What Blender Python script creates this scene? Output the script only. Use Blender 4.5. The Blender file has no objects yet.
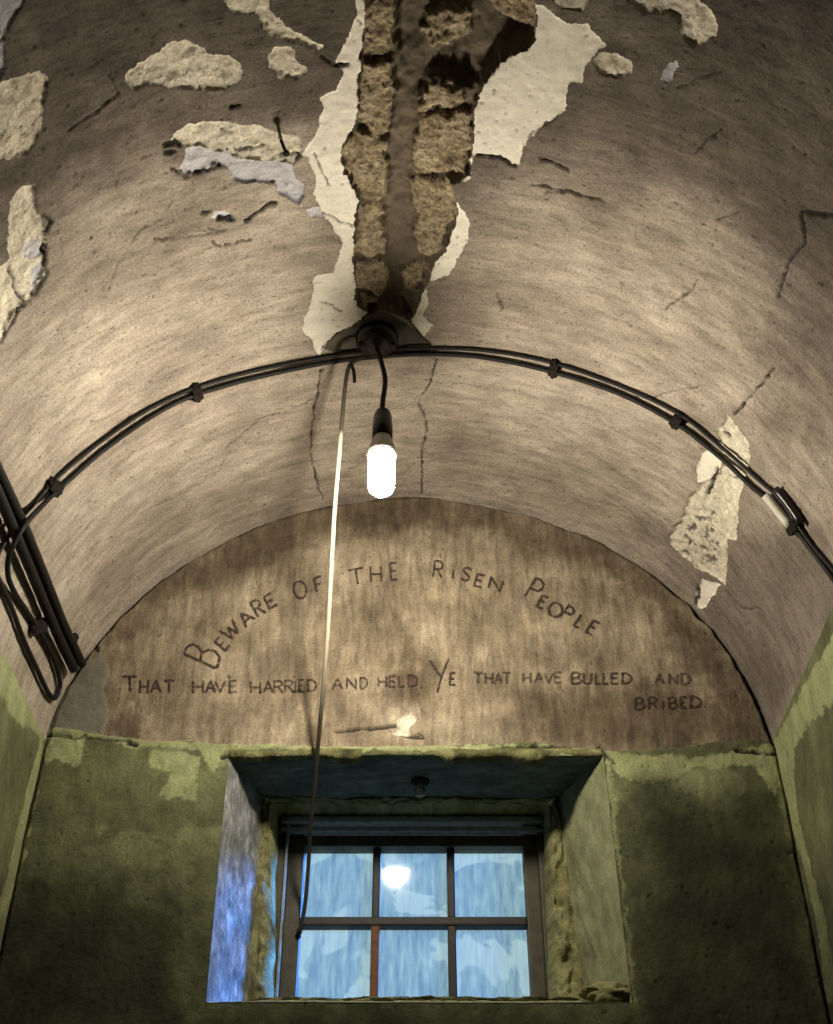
import bpy, math, random
import numpy as np
from mathutils import Vector, Matrix

# ------------------------------------------------------------------ camera, sky, light, exposure
F_PX, PITCH, CAMZ, END_Y = 1250.0, math.radians(39.5), 1.05, 2.70
scene = bpy.context.scene
COL = scene.collection
cam_d = bpy.data.cameras.new('camera'); cam = bpy.data.objects.new('camera', cam_d); COL.objects.link(cam)
cam.location = (0, 0, CAMZ); cam.rotation_euler = (math.pi/2 + PITCH, 0, 0)
cam_d.sensor_fit = 'HORIZONTAL'; cam_d.sensor_width = 36; cam_d.lens = F_PX/833*36; cam_d.clip_start = 0.02
scene.camera = cam

world = bpy.data.worlds.new('dusk_sky'); scene.world = world; world.use_nodes = True
bg = world.node_tree.nodes['Background']
bg.inputs[0].default_value = (0.70, 0.83, 0.87, 1); bg.inputs[1].default_value = 1.08

added_glow_d = bpy.data.lights.new('added_sky_glow', 'SUN'); added_glow = bpy.data.objects.new('added_sky_glow', added_glow_d); COL.objects.link(added_glow)
added_glow_d.color = (0.10, 0.33, 1.0); added_glow_d.energy = 44.0; added_glow_d.angle = math.radians(16)  # added blue lamp for the dusk sky's bright side, lighting the left reveal
added_glow.rotation_euler = Vector((-0.80, -0.42, -0.30)).to_track_quat('-Z', 'Y').to_euler()
BULB_EMISSION = 640.0

vs = scene.view_settings
scene.display_settings.display_device = 'sRGB'
vs.view_transform = 'Standard'; vs.look = 'None'; vs.exposure = 0.0; vs.gamma = 1.0; vs.use_curve_mapping = False
scene.cycles.use_denoising = True
scene.cycles.max_bounces = 8; scene.cycles.transparent_max_bounces = 12
scene.cycles.sample_clamp_indirect = 30.0

# ------------------------------------------------------------------ the cell's shape: a barrel vault over straight walls
XC, ZC, VA, VB = -0.018, 1.454 + CAMZ, 0.888, 0.828
X_LEFT, X_RIGHT = XC - VA, XC + VA
Y_BACK = -0.9
SPRING = 2.556
rng = random.Random(7)

def ray(px, py):
    a = (px - 416.5)/F_PX; b = (512 - py)/F_PX
    return np.array([a, math.cos(PITCH) - b*math.sin(PITCH), math.sin(PITCH) + b*math.cos(PITCH)])
def at_y(px, py, y):                       # where the pixel's ray meets the upright plane at distance y
    d = ray(px, py); k = y/d[1]
    return np.array([d[0]*k, y, d[2]*k + CAMZ])
def on_cell(px, py, off=0.0, endwall=True):    # where it meets the vault, a side wall or the end wall
    d = ray(px, py); a, b = VA - off, VB - off; zc = ZC - CAMZ
    A = (d[0]/a)**2 + (d[2]/b)**2; B = -2*(d[0]*XC/a**2 + d[2]*zc/b**2); C = (XC/a)**2 + (zc/b)**2 - 1
    k = (-B + math.sqrt(max(B*B - 4*A*C, 0)))/(2*A)
    if d[2]*k < zc: k = ((XC + a if d[0] > 0 else XC - a))/d[0]
    if endwall and d[1]*k > END_Y - off: k = (END_Y - off)/d[1]
    return np.array([d[0]*k, d[1]*k, d[2]*k + CAMZ])

# arc length along the vault
_t = np.linspace(0, math.pi, 4001)
_s = np.concatenate([[0], np.cumsum(np.hypot(np.diff(VA*np.cos(_t)), np.diff(VB*np.sin(_t))))])
S_LEN = _s[-1]
def t_of_s(s): return np.interp(s, _s, _t)
def vault_uv(p):
    t = math.atan2((p[2] - ZC)/VB, (p[0] - XC)/VA); t = t if t > -math.pi/2 else math.pi; return (float(np.interp(t, _t, _s)), p[1])

# ------------------------------------------------------------------ numpy noise and distance fields
def _hash(ix, iy, seed):
    h = (ix.astype(np.int64)*374761393 + iy.astype(np.int64)*668265263 + seed*1274126177) & 0xFFFFFFFF
    h = ((h ^ (h >> 13))*1274126177) & 0xFFFFFFFF
    return ((h ^ (h >> 16)) & 0xFFFF)/65535.0
def vnoise(x, y, seed=0):
    ix, iy = np.floor(x), np.floor(y); fx, fy = x - ix, y - iy
    ux, uy = fx*fx*fx*(fx*(fx*6 - 15) + 10), fy*fy*fy*(fy*(fy*6 - 15) + 10)
    a, b = _hash(ix, iy, seed), _hash(ix + 1, iy, seed); c, d = _hash(ix, iy + 1, seed), _hash(ix + 1, iy + 1, seed)
    return ((a + (b - a)*ux)*(1 - uy) + (c + (d - c)*ux)*uy)*2 - 1
def fbm(x, y, seed=0, octs=4):
    r = 0; amp = 1.0; tot = 0
    for k in range(octs):
        r = r + amp*vnoise(x*2**k + 17.3*k, y*2**k - 9.1*k, seed + k); tot += amp; amp *= 0.5
    return r/tot
def sstep(e0, e1, x):
    t = np.clip((x - e0)/(e1 - e0), 0, 1); return t*t*(3 - 2*t)
def seg_dist(X, Y, P, closed):
    best = np.full(X.shape, 1e9); inside = np.zeros(X.shape, bool); n = len(P)
    for i in range(n if closed else n - 1):
        x0, y0 = P[i]; x1, y1 = P[(i + 1) % n]; dx, dy = x1 - x0, y1 - y0
        L = dx*dx + dy*dy + 1e-12
        h = np.clip(((X - x0)*dx + (Y - y0)*dy)/L, 0, 1)
        best = np.minimum(best, (X - x0 - h*dx)**2 + (Y - y0 - h*dy)**2)
        if closed and y0 != y1:
            c = ((y0 > Y) != (y1 > Y)) & (X < (x1 - x0)*(Y - y0)/(y1 - y0) + x0); inside ^= c
    d = np.sqrt(best)
    return np.where(inside, -d, d) if closed else d
def field(U, V, polys, closed, warp, seed=3, m=0.05):
    """distance field of several outlines on a surface, evaluated only near each"""
    out = np.full(U.shape, max(0.2, m))
    for P in polys:
        P = np.asarray(P)
        sel = (U > P[:, 0].min() - m) & (U < P[:, 0].max() + m) & (V > P[:, 1].min() - m) & (V < P[:, 1].max() + m)
        if not sel.any(): continue
        u, v = U[sel], V[sel]
        uu = u + warp*(fbm(u*38, v*38, seed, 3) + 0.4*fbm(u*130, v*130, seed + 90, 2)); vv = v + warp*(fbm(u*38, v*38, seed + 50, 3) + 0.4*fbm(u*130, v*130, seed + 140, 2))
        out[sel] = np.minimum(out[sel], seg_dist(uu, vv, P, closed))
    return out
def densify(pts, step=14, closed=True):
    out = []; n = len(pts)
    for i in range(n if closed else n - 1):
        a, b = np.array(pts[i], float), np.array(pts[(i + 1) % n], float)
        k = max(1, int(np.hypot(*(b - a))/step))
        out += [tuple(a + (b - a)*j/k) for j in range(k)]
    if not closed: out.append(tuple(map(float, pts[-1])))
    return out
def crop(x0, y0, sc, pts): return [(x0 + x/sc, y0 + y/sc) for x, y in pts]
def vault_poly(px, closed=True): return [vault_uv(on_cell(x, y, 0, False)) for x, y in densify(px, closed=closed)]
def wall_poly(px, closed=True): return [(p[0], p[2]) for p in (at_y(x, y, END_Y) for x, y in densify(px, closed=closed))]

# ------------------------------------------------------------------ materials
def new_mat(name):
    m = bpy.data.materials.new(name); m.use_nodes = True; nt = m.node_tree
    b = nt.nodes['Principled BSDF']; b.inputs['Roughness'].default_value = 0.9
    b.inputs['Specular IOR Level'].default_value = 0.25
    return m, nt, b
def nd(nt, kind, ins=None, **props):
    n = nt.nodes.new(kind)
    for k, v in props.items(): setattr(n, k, v)
    for k, v in (ins or {}).items():
        s = n.inputs[k]
        if isinstance(v, bpy.types.NodeSocket): nt.links.new(v, s)
        else: s.default_value = v
    return n
def noise(nt, vec, scale, detail=4, rough=0.6, dist=0.0):
    return nd(nt, 'ShaderNodeTexNoise', {'Vector': vec, 'Scale': scale, 'Detail': detail, 'Roughness': rough, 'Distortion': dist}).outputs['Fac']
def ramp(nt, fac, stops):
    n = nd(nt, 'ShaderNodeValToRGB', {'Fac': fac}); e = n.color_ramp.elements
    while len(e) < len(stops): e.new(0.5)
    for el, (p, c) in zip(e, stops):
        el.position = p; el.color = (*c, 1) if len(c) == 3 else c
    return n.outputs['Color']
def mixc(nt, fac, a, b, blend='MIX'):
    n = nd(nt, 'ShaderNodeMix', data_type='RGBA', blend_type=blend)
    for idx, v in ((0, fac), (6, a), (7, b)):
        s = n.inputs[idx]
        if isinstance(v, bpy.types.NodeSocket): nt.links.new(v, s)
        else: s.default_value = v if idx == 0 else (*v, 1)
    return n.outputs[2]
def coords(nt, scale=(1, 1, 1), uv=True, rot=0.0):
    tc = nd(nt, 'ShaderNodeTexCoord')
    return nd(nt, 'ShaderNodeMapping', {'Vector': tc.outputs['UV' if uv else 'Object'], 'Scale': scale, 'Rotation': (0, 0, rot)}).outputs[0]
def bump(nt, b, height, strength, dist):
    n = nd(nt, 'ShaderNodeBump', {'Height': height, 'Strength': strength, 'Distance': dist}); nt.links.new(n.outputs[0], b.inputs['Normal'])
def attr(nt, name): return nd(nt, 'ShaderNodeAttribute', attribute_name=name).outputs['Fac']

def plaster(name, dark, mid, light, streak=(1, 1, 1), sscale=14.0, samt=0.5, speck=0.5, crack=True, bscale=90, bstr=0.5, big=2.6, fresh=None, grime_shade=None, grit=0.5, speck_stretch=(3, 8, 1), rot=0.0):
    """painted or bare plaster: broad mottling, brushed streaks, dirty specks, dirty cracks"""
    m, nt, b = new_mat(name)
    uv = coords(nt)
    col = ramp(nt, noise(nt, uv, big, 5, 0.62), [(0.28, dark), (0.5, mid), (0.74, light)])
    if fresh:
        col = mixc(nt, attr(nt, 'fresh'), col, ramp(nt, noise(nt, uv, 9, 5), [(0.3, tuple(c*0.75 for c in fresh)), (0.7, fresh)]))
    suv = coords(nt, streak, rot=rot)
    st = noise(nt, suv, sscale, 6, 0.68, 0.4)
    col = mixc(nt, samt, col, ramp(nt, st, [(0.3, (0.42, 0.40, 0.38)), (0.5, (0.98, 0.97, 0.95)), (0.68, (1.5, 1.48, 1.42))]), 'MULTIPLY')
    sp = noise(nt, coords(nt, speck_stretch, rot=rot), 17, 5, 0.7)
    spm = ramp(nt, sp, [(0.33, (1, 1, 1)), (0.40, (0, 0, 0))])
    spf = nd(nt, 'ShaderNodeMath', {0: spm, 1: speck}, operation='MULTIPLY').outputs[0]
    col = mixc(nt, spf, col, (0.035, 0.028, 0.02))
    gr = ramp(nt, noise(nt, uv, 170, 4, 0.75), [(0.3, (0.55, 0.54, 0.52)), (0.5, (1, 1, 1)), (0.7, (1.32, 1.31, 1.28))])
    col = mixc(nt, grit, col, gr, 'MULTIPLY')
    if grime_shade:
        gf = nd(nt, 'ShaderNodeMath', {0: attr(nt, 'grime_shade'), 1: ramp(nt, noise(nt, uv, 7, 5, 0.65), [(0.30, (0.78,)*3), (0.62, (1,)*3)])}, operation='MULTIPLY').outputs[0]
        col = mixc(nt, gf, col, grime_shade, 'MULTIPLY')
    if crack: col = mixc(nt, attr(nt, 'crack'), col, (0.02, 0.016, 0.012))
    nt.links.new(col, b.inputs['Base Color'])
    h = nd(nt, 'ShaderNodeMath', {0: noise(nt, uv, bscale, 6, 0.65), 1: st}, operation='ADD').outputs[0]
    bump(nt, b, h, bstr, 0.006)
    return m
def flat_mat(name, c, rough=0.5, metal=0.0, var=0.25, scale=40, spec=0.4):
    m, nt, b = new_mat(name)
    n = noise(nt, coords(nt, uv=False), scale, 5)
    nt.links.new(ramp(nt, n, [(0.3, tuple(x*(1 - var) for x in c)), (0.7, tuple(min(1, x*(1 + var)) for x in c))]), b.inputs['Base Color'])
    b.inputs['Roughness'].default_value = rough; b.inputs['Metallic'].default_value = metal; b.inputs['Specular IOR Level'].default_value = spec
    bump(nt, b, n, 0.25, 0.002)
    return m

M = {}
M['skin'] = plaster('old_brown_distemper', (0.155, 0.129, 0.104), (0.28, 0.239, 0.197), (0.41, 0.360, 0.303), (1.0, 4, 1), 10, 0.6, 0.9, rot=0.10, big=3.4, grime_shade=(0.27, 0.255, 0.25), grit=0.9)
M['cream'] = plaster('bare_cream_plaster', (0.42, 0.38, 0.30), (0.56, 0.515, 0.42), (0.68, 0.635, 0.53), (1, 1, 1), 40, 0.55, 0.6, bstr=0.8, grit=0.8)
M['flake'] = plaster('smooth_white_coat', (0.55, 0.52, 0.44), (0.65, 0.615, 0.53), (0.72, 0.69, 0.60), (1, 2, 1), 16, 0.22, 0.4, bstr=0.25, grit=0.3)
M['lavender'] = plaster('grey_blue_undercoat', (0.30, 0.29, 0.31), (0.42, 0.41, 0.44), (0.52, 0.51, 0.54), (1, 3, 1), 22, 0.5, 0.5)
M['rubble'] = plaster('crumbling_mortar', (0.17, 0.13, 0.08), (0.31, 0.25, 0.165), (0.45, 0.38, 0.27), (1, 1, 1), 75, 0.95, 0.9, crack=True, bscale=150, bstr=1.0, big=14, speck_stretch=(6, 6, 1), grit=1.0)
M['channel'] = plaster('dusty_brown_channel', (0.085, 0.068, 0.048), (0.125, 0.10, 0.072), (0.18, 0.145, 0.105), (1, 1, 1), 20, 0.4, 0.3, bstr=0.5, big=7)
M['mound'] = plaster('shadowed_plaster', (0.045, 0.038, 0.03), (0.075, 0.063, 0.048), (0.15, 0.128, 0.098), (1, 1, 1), 14, 0.5, 0.6)  # shadow of the lamp base on the mound put into a dark colour
M['lunette'] = plaster('scrubbed_brown_plaster', (0.095, 0.075, 0.05), (0.185, 0.15, 0.106), (0.335, 0.288, 0.214), (6, 1.1, 1), 8, 0.8, 0.6, big=6.0, speck_stretch=(7, 4, 1), grime_shade=(0.42, 0.38, 0.34), grit=0.8)
M['cement'] = plaster('grey_cement_repair', (0.085, 0.078, 0.06), (0.118, 0.108, 0.084), (0.16, 0.147, 0.117), (1, 1, 1), 14, 0.3, 0.4)
M['green'] = plaster('olive_green_paint', (0.044, 0.050, 0.026), (0.088, 0.098, 0.048), (0.148, 0.162, 0.08), (1.6, 0.8, 1), 13, 0.5, 0.7, big=4.6, fresh=(0.27, 0.295, 0.15), speck_stretch=(6, 6, 1), grime_shade=(0.22, 0.23, 0.22), grit=0.7)
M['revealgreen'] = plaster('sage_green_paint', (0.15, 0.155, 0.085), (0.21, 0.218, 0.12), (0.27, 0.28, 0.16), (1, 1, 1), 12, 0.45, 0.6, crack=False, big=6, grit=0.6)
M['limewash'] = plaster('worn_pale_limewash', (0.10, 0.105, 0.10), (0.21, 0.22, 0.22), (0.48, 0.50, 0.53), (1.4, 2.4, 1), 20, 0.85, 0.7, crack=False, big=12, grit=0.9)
M['soffit'] = plaster('shaded_teal_paint', (0.05, 0.065, 0.058), (0.10, 0.125, 0.115), (0.16, 0.19, 0.18), (1, 2, 1), 14, 0.5, 0.6, crack=False, big=7)  # the soffit's shade and blue-green cast put into the paint colour
M['fillet'] = plaster('rough_yellow_green_plaster', (0.10, 0.097, 0.045), (0.22, 0.215, 0.10), (0.35, 0.345, 0.18), (2, 1, 1), 18, 0.6, 0.9, crack=False, big=11, bstr=1.0, speck_stretch=(7, 3, 1))
M['lip'] = plaster('cracked_green_lip', (0.05, 0.05, 0.022), (0.13, 0.13, 0.058), (0.25, 0.25, 0.12), (1, 1, 1), 26, 0.8, 0.9, crack=False, big=22, bstr=1.0, speck_stretch=(6, 6, 1))
M['stone'] = flat_mat('worn_stone_floor', (0.07, 0.064, 0.055), 0.85, scale=6)
M['cable'] = flat_mat('black_cable_sheath', (0.008, 0.007, 0.006), 0.6, scale=60, spec=0.2)
M['brown_cable'] = flat_mat('dusty_brown_sheath', (0.05, 0.04, 0.028), 0.6, scale=60, var=0.5)
M['clip'] = flat_mat('rusted_black_iron', (0.010, 0.0075, 0.0055), 0.8, scale=90, var=0.6, spec=0.15)
M['bakelite'] = flat_mat('black_bakelite', (0.008, 0.007, 0.006), 0.35)
M['collar'] = flat_mat('grey_plastic_collar', (0.42, 0.40, 0.36), 0.5, var=0.1)
M['sleeve'] = flat_mat('pale_grey_sleeve', (0.45, 0.43, 0.36), 0.55, var=0.2)
def cord_mat():
    m, nt, b = new_mat('shaded_cream_cord')
    z = nd(nt, 'ShaderNodeSeparateXYZ', {0: nd(nt, 'ShaderNodeTexCoord').outputs['Object']}).outputs[2]
    tone = nd(nt, 'ShaderNodeMapRange', {0: z, 1: 2.0, 2: 3.4}).outputs[0]      # lit middle and shadowed ends painted into the cord
    nt.links.new(ramp(nt, tone, [(0.40, (0.045, 0.036, 0.024)), (0.51, (0.40, 0.36, 0.27)), (0.775, (0.40, 0.36, 0.27)), (0.785, (0.05, 0.042, 0.03))]), b.inputs['Base Color'])
    return m
M['cord'] = cord_mat()
M['steel'] = flat_mat('dull_zinc', (0.30, 0.31, 0.32), 0.45, 0.7, scale=80)
M['sash'] = flat_mat('olive_brown_painted_wood', (0.040, 0.037, 0.019), 0.6, scale=30, var=0.5)
M['bar'] = flat_mat('dark_painted_iron', (0.014, 0.012, 0.009), 0.6, scale=40, var=0.4)
M['rustbar'] = flat_mat('rust_brown_wood', (0.13, 0.05, 0.016), 0.7, scale=50, var=0.4)
M['putty'] = flat_mat('blue_grey_primer', (0.20, 0.25, 0.29), 0.6, var=0.3, scale=50)
M['wood'] = flat_mat('dark_oak', (0.09, 0.06, 0.035), 0.6, scale=8, var=0.4)

def glow_mat():
    m = bpy.data.materials.new('lit_fluorescent_glass'); m.use_nodes = True; nt = m.node_tree; nt.nodes.remove(nt.nodes['Principled BSDF'])
    e = nd(nt, 'ShaderNodeEmission', {'Color': (1.0, 0.90, 0.73, 1), 'Strength': BULB_EMISSION})
    nt.links.new(e.outputs[0], nt.nodes['Material Output'].inputs[0]); return m
M['glow'] = glow_mat()
def glass_mat():
    """window glass smeared with thin paint: streaks let the sky through, patches where the coat has gone are paler"""
    m = bpy.data.materials.new('smeared_window_glass'); m.use_nodes = True; nt = m.node_tree; nt.nodes.remove(nt.nodes['Principled BSDF'])
    rnd = nd(nt, 'ShaderNodeObjectInfo').outputs['Random']
    off = nd(nt, 'ShaderNodeCombineXYZ', {0: nd(nt, 'ShaderNodeMath', {0: rnd, 1: 37.0}, operation='MULTIPLY').outputs[0], 2: nd(nt, 'ShaderNodeMath', {0: rnd, 1: 91.0}, operation='MULTIPLY').outputs[0]}).outputs[0]
    v = nd(nt, 'ShaderNodeVectorMath', {0: coords(nt, uv=False), 1: off}, operation='ADD').outputs[0]
    st = noise(nt, nd(nt, 'ShaderNodeVectorMath', {0: v, 1: (30, 1, 5)}, operation='MULTIPLY').outputs[0], 2.4, 5, 0.6)
    patch = ramp(nt, noise(nt, v, 5.5, 3, 0.5, 0.4), [(0.54, (0, 0, 0)), (0.56, (1, 1, 1))])
    col = ramp(nt, st, [(0.30, (0.46, 0.57, 0.69)), (0.50, (0.58, 0.70, 0.76)), (0.70, (0.70, 0.81, 0.83))])
    col = mixc(nt, nd(nt, 'ShaderNodeMath', {0: patch, 1: 0.55}, operation='MULTIPLY').outputs[0], col, (0.86, 0.93, 0.92))
    tr = nd(nt, 'ShaderNodeBsdfTranslucent', {'Color': col})
    tp = nd(nt, 'ShaderNodeBsdfTransparent', {'Color': col})
    mx = nd(nt, 'ShaderNodeMixShader', {0: 0.98, 1: tr.outputs[0], 2: tp.outputs[0]})
    gl = nd(nt, 'ShaderNodeBsdfGlossy', {'Color': (1, 1, 1, 1), 'Roughness': 0.05})
    m2 = nd(nt, 'ShaderNodeMixShader', {0: 0.06, 1: mx.outputs[0], 2: gl.outputs[0]})
    nt.links.new(m2.outputs[0], nt.nodes['Material Output'].inputs[0]); return m
M['glass'] = glass_mat()
def ink_mat(name, keep):
    m, nt, b = new_mat(name)
    b.inputs['Base Color'].default_value = (0.045, 0.03, 0.026, 1)
    f = ramp(nt, noise(nt, coords(nt, uv=False), 95, 4, 0.7), [(0.36, (keep*0.35,)*3), (0.56, (keep,)*3)])
    nt.links.new(f, b.inputs['Alpha']); return m
M['ink'] = ink_mat('dark_umber_lettering', 0.95); M['ink_mid'] = ink_mat('worn_umber_lettering', 0.72); M['ink_faint'] = ink_mat('faded_umber_lettering', 0.55)

# ------------------------------------------------------------------ object helpers
def link(o, parent=None, label=None, cat=None, group=None, kind=None):
    COL.objects.link(o)
    if parent is not None: o.parent = parent
    for k, v in (('label', label), ('category', cat), ('group', group), ('kind', kind)):
        if v: o[k] = v
    return o
def mesh_obj(name, verts, faces, mat, parent=None, smooth=True, **kw):
    me = bpy.data.meshes.new(name)
    me.from_pydata([tuple(map(float, v)) for v in verts], [], faces); me.update()
    me.materials.append(mat)
    if smooth: me.polygons.foreach_set('use_smooth', np.ones(len(me.polygons), bool))
    o = bpy.data.objects.new(name, me); link(o, parent, **kw)
    if parent is not None:   # geometry is given in world space; keep it there
        w = parent_world(parent); me.transform(Matrix.Translation(-w))
    return o
def parent_world(p):
    w = Vector((0, 0, 0))
    while p is not None: w += Vector(p.location); p = p.parent
    return w
def empty(name, loc, parent=None, **kw):
    o = bpy.data.objects.new(name, None); o.empty_display_size = 0.05
    link(o, parent, **kw)
    o.location = Vector(loc) - (parent_world(parent) if parent else Vector((0, 0, 0))); return o

class MB:
    """collects simple solids into one mesh"""
    def __init__(s): s.v = []; s.f = []
    def add(s, v, f):
        n = len(s.v); s.v += [tuple(map(float, p)) for p in v]; s.f += [tuple(i + n for i in q) for q in f]; return s
    def box(s, lo, hi, bev=0.0):
        (x0, y0, z0), (x1, y1, z1) = lo, hi; b = bev
        if b <= 0:
            v = [(x, y, z) for z in (z0, z1) for y in (y0, y1) for x in (x0, x1)]
            return s.add(v, [(0, 2, 3, 1), (4, 5, 7, 6), (0, 1, 5, 4), (2, 6, 7, 3), (0, 4, 6, 2), (1, 3, 7, 5)])
        import bmesh
        bm = bmesh.new(); bmesh.ops.create_cube(bm, size=1)
        for q in bm.verts: q.co = ((x0 + x1)/2 + q.co.x*(x1 - x0), (y0 + y1)/2 + q.co.y*(y1 - y0), (z0 + z1)/2 + q.co.z*(z1 - z0))
        bmesh.ops.bevel(bm, geom=list(bm.edges), offset=b, segments=2, affect='EDGES', profile=0.6)
        bm.verts.index_update(); s.add([q.co[:] for q in bm.verts], [tuple(q.index for q in f.verts) for f in bm.faces]); bm.free(); return s
    def tube(s, pts, r, n=10, caps=True):
        P = np.asarray(pts, float); T = np.gradient(P, axis=0); T /= np.linalg.norm(T, axis=1)[:, None]
        R = np.full(len(P), r) if np.isscalar(r) else np.asarray(r)
        up = np.array([0, 0, 1.0]) if abs(T[0][2]) < 0.9 else np.array([1.0, 0, 0])
        v = []
        for i in range(len(P)):
            a = np.cross(T[i], up); a /= np.linalg.norm(a); b = np.cross(a, T[i]); up = b
            v += [P[i] + R[i]*(math.cos(2*math.pi*k/n)*a + math.sin(2*math.pi*k/n)*b) for k in range(n)]
        f = [(i*n + k, i*n + (k + 1) % n, (i + 1)*n + (k + 1) % n, (i + 1)*n + k) for i in range(len(P) - 1) for k in range(n)]
        if caps: f += [tuple(range(n))[::-1], tuple((len(P) - 1)*n + k for k in range(n))]
        return s.add(v, f)
    def lathe(s, prof, c, axis=(0, 0, 1), n=24):
        ax = Vector(axis).normalized(); q = Vector((0, 0, 1)).rotation_difference(ax); c = Vector(c)
        v = [c + q @ Vector((r*math.cos(2*math.pi*k/n), r*math.sin(2*math.pi*k/n), h)) for r, h in prof for k in range(n)]
        f = [(i*n + k, i*n + (k + 1) % n, (i + 1)*n + (k + 1) % n, (i + 1)*n + k) for i in range(len(prof) - 1) for k in range(n)]
        f += [tuple(range(n))[::-1], tuple((len(prof) - 1)*n + k for k in range(n))]
        return s.add(v, f)
    def build(s, name, mat, parent=None, smooth=True, **kw): return mesh_obj(name, s.v, s.f, mat, parent, smooth, **kw)
def smooth_path(pts, step=0.012):
    P = np.asarray(pts, float); Q = np.vstack([2*P[0] - P[1], P, 2*P[-1] - P[-2]]); out = []
    for i in range(1, len(Q) - 2):
        p0, p1, p2, p3 = Q[i - 1:i + 3]; k = max(2, int(np.linalg.norm(p2 - p1)/step))
        for j in range(k):
            t = j/k
            out.append(0.5*(2*p1 + (p2 - p0)*t + (2*p0 - 5*p1 + 4*p2 - p3)*t*t + (3*p1 - p0 - 3*p2 + p3)*t**3))
    out.append(P[-1]); return np.array(out)

# ------------------------------------------------------------------ surfaces cut into regions (plaster coats, holes)
def spaced(*parts):       # ("from", "to", step) runs joined to one increasing array
    out = []
    for a, b, st in parts: out += list(np.linspace(a, b, max(1, int(round((b - a)/st))) , endpoint=False))
    return np.array(out + [parts[-1][1]])
def snap(U, V, sdf, cell):
    gy, gx = np.gradient(sdf); du = np.gradient(U, axis=1); dv = np.gradient(V, axis=0)
    gu, gv = gx/np.maximum(du, 1e-9), gy/np.maximum(dv, 1e-9); g2 = gu*gu + gv*gv + 1e-9
    near = (np.abs(sdf) < 0.55*cell) & (g2 > 0.3) & (g2 < 3)
    return U - np.where(near, sdf*gu/g2, 0), V - np.where(near, sdf*gv/g2, 0)
def cut_mesh(name, X, Y, Z, U, V, keep, mat, attrs, parent=None, **kw):
    """one mesh object from the kept quads of a grid"""
    nv, nu = U.shape; idx = np.arange(nv*nu).reshape(nv, nu)
    q = np.stack([idx[:-1, :-1], idx[:-1, 1:], idx[1:, 1:], idx[1:, :-1]], -1)[keep]
    if len(q) == 0: return None
    used, inv = np.unique(q.ravel(), return_inverse=True); q = inv.reshape(-1, 4)
    co = np.stack([X.ravel()[used], Y.ravel()[used], Z.ravel()[used]], 1).astype(np.float32)
    me = bpy.data.meshes.new(name); n = len(q)
    me.vertices.add(len(co)); me.vertices.foreach_set('co', co.ravel())
    me.loops.add(4*n); me.loops.foreach_set('vertex_index', q.ravel().astype(np.int32))
    me.polygons.add(n); me.polygons.foreach_set('loop_start', np.arange(0, 4*n, 4, dtype=np.int32))
    me.polygons.foreach_set('use_smooth', np.ones(n, bool))
    uvl = me.uv_layers.new(name='UVMap'); uv = np.stack([U.ravel()[used], V.ravel()[used]], 1)[q.ravel()].astype(np.float32)
    uvl.data.foreach_set('uv', uv.ravel())
    for an, arr in attrs.items():
        a = me.attributes.new(an, 'FLOAT', 'POINT'); a.data.foreach_set('value', arr.ravel()[used].astype(np.float32))
    me.update(calc_edges=True); me.validate(); me.materials.append(mat)
    o = bpy.data.objects.new(name, me); link(o, parent, **kw); return o

# ================================================================== CEILING: the barrel vault
C1 = lambda p: crop(0, 0, 2.777, p)
C2 = lambda p: crop(250, 0, 2.2514, p)
C3 = lambda p: crop(560, 0, 2.846, p)
C4 = lambda p: crop(0, 330, 2.524, p)
C5 = lambda p: crop(280, 320, 2.603, p)
C6 = lambda p: crop(560, 340, 2.44, p)
C7 = lambda p: crop(150, 100, 4.9, p)
C8 = lambda p: crop(310, 280, 5.95, p)

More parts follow.
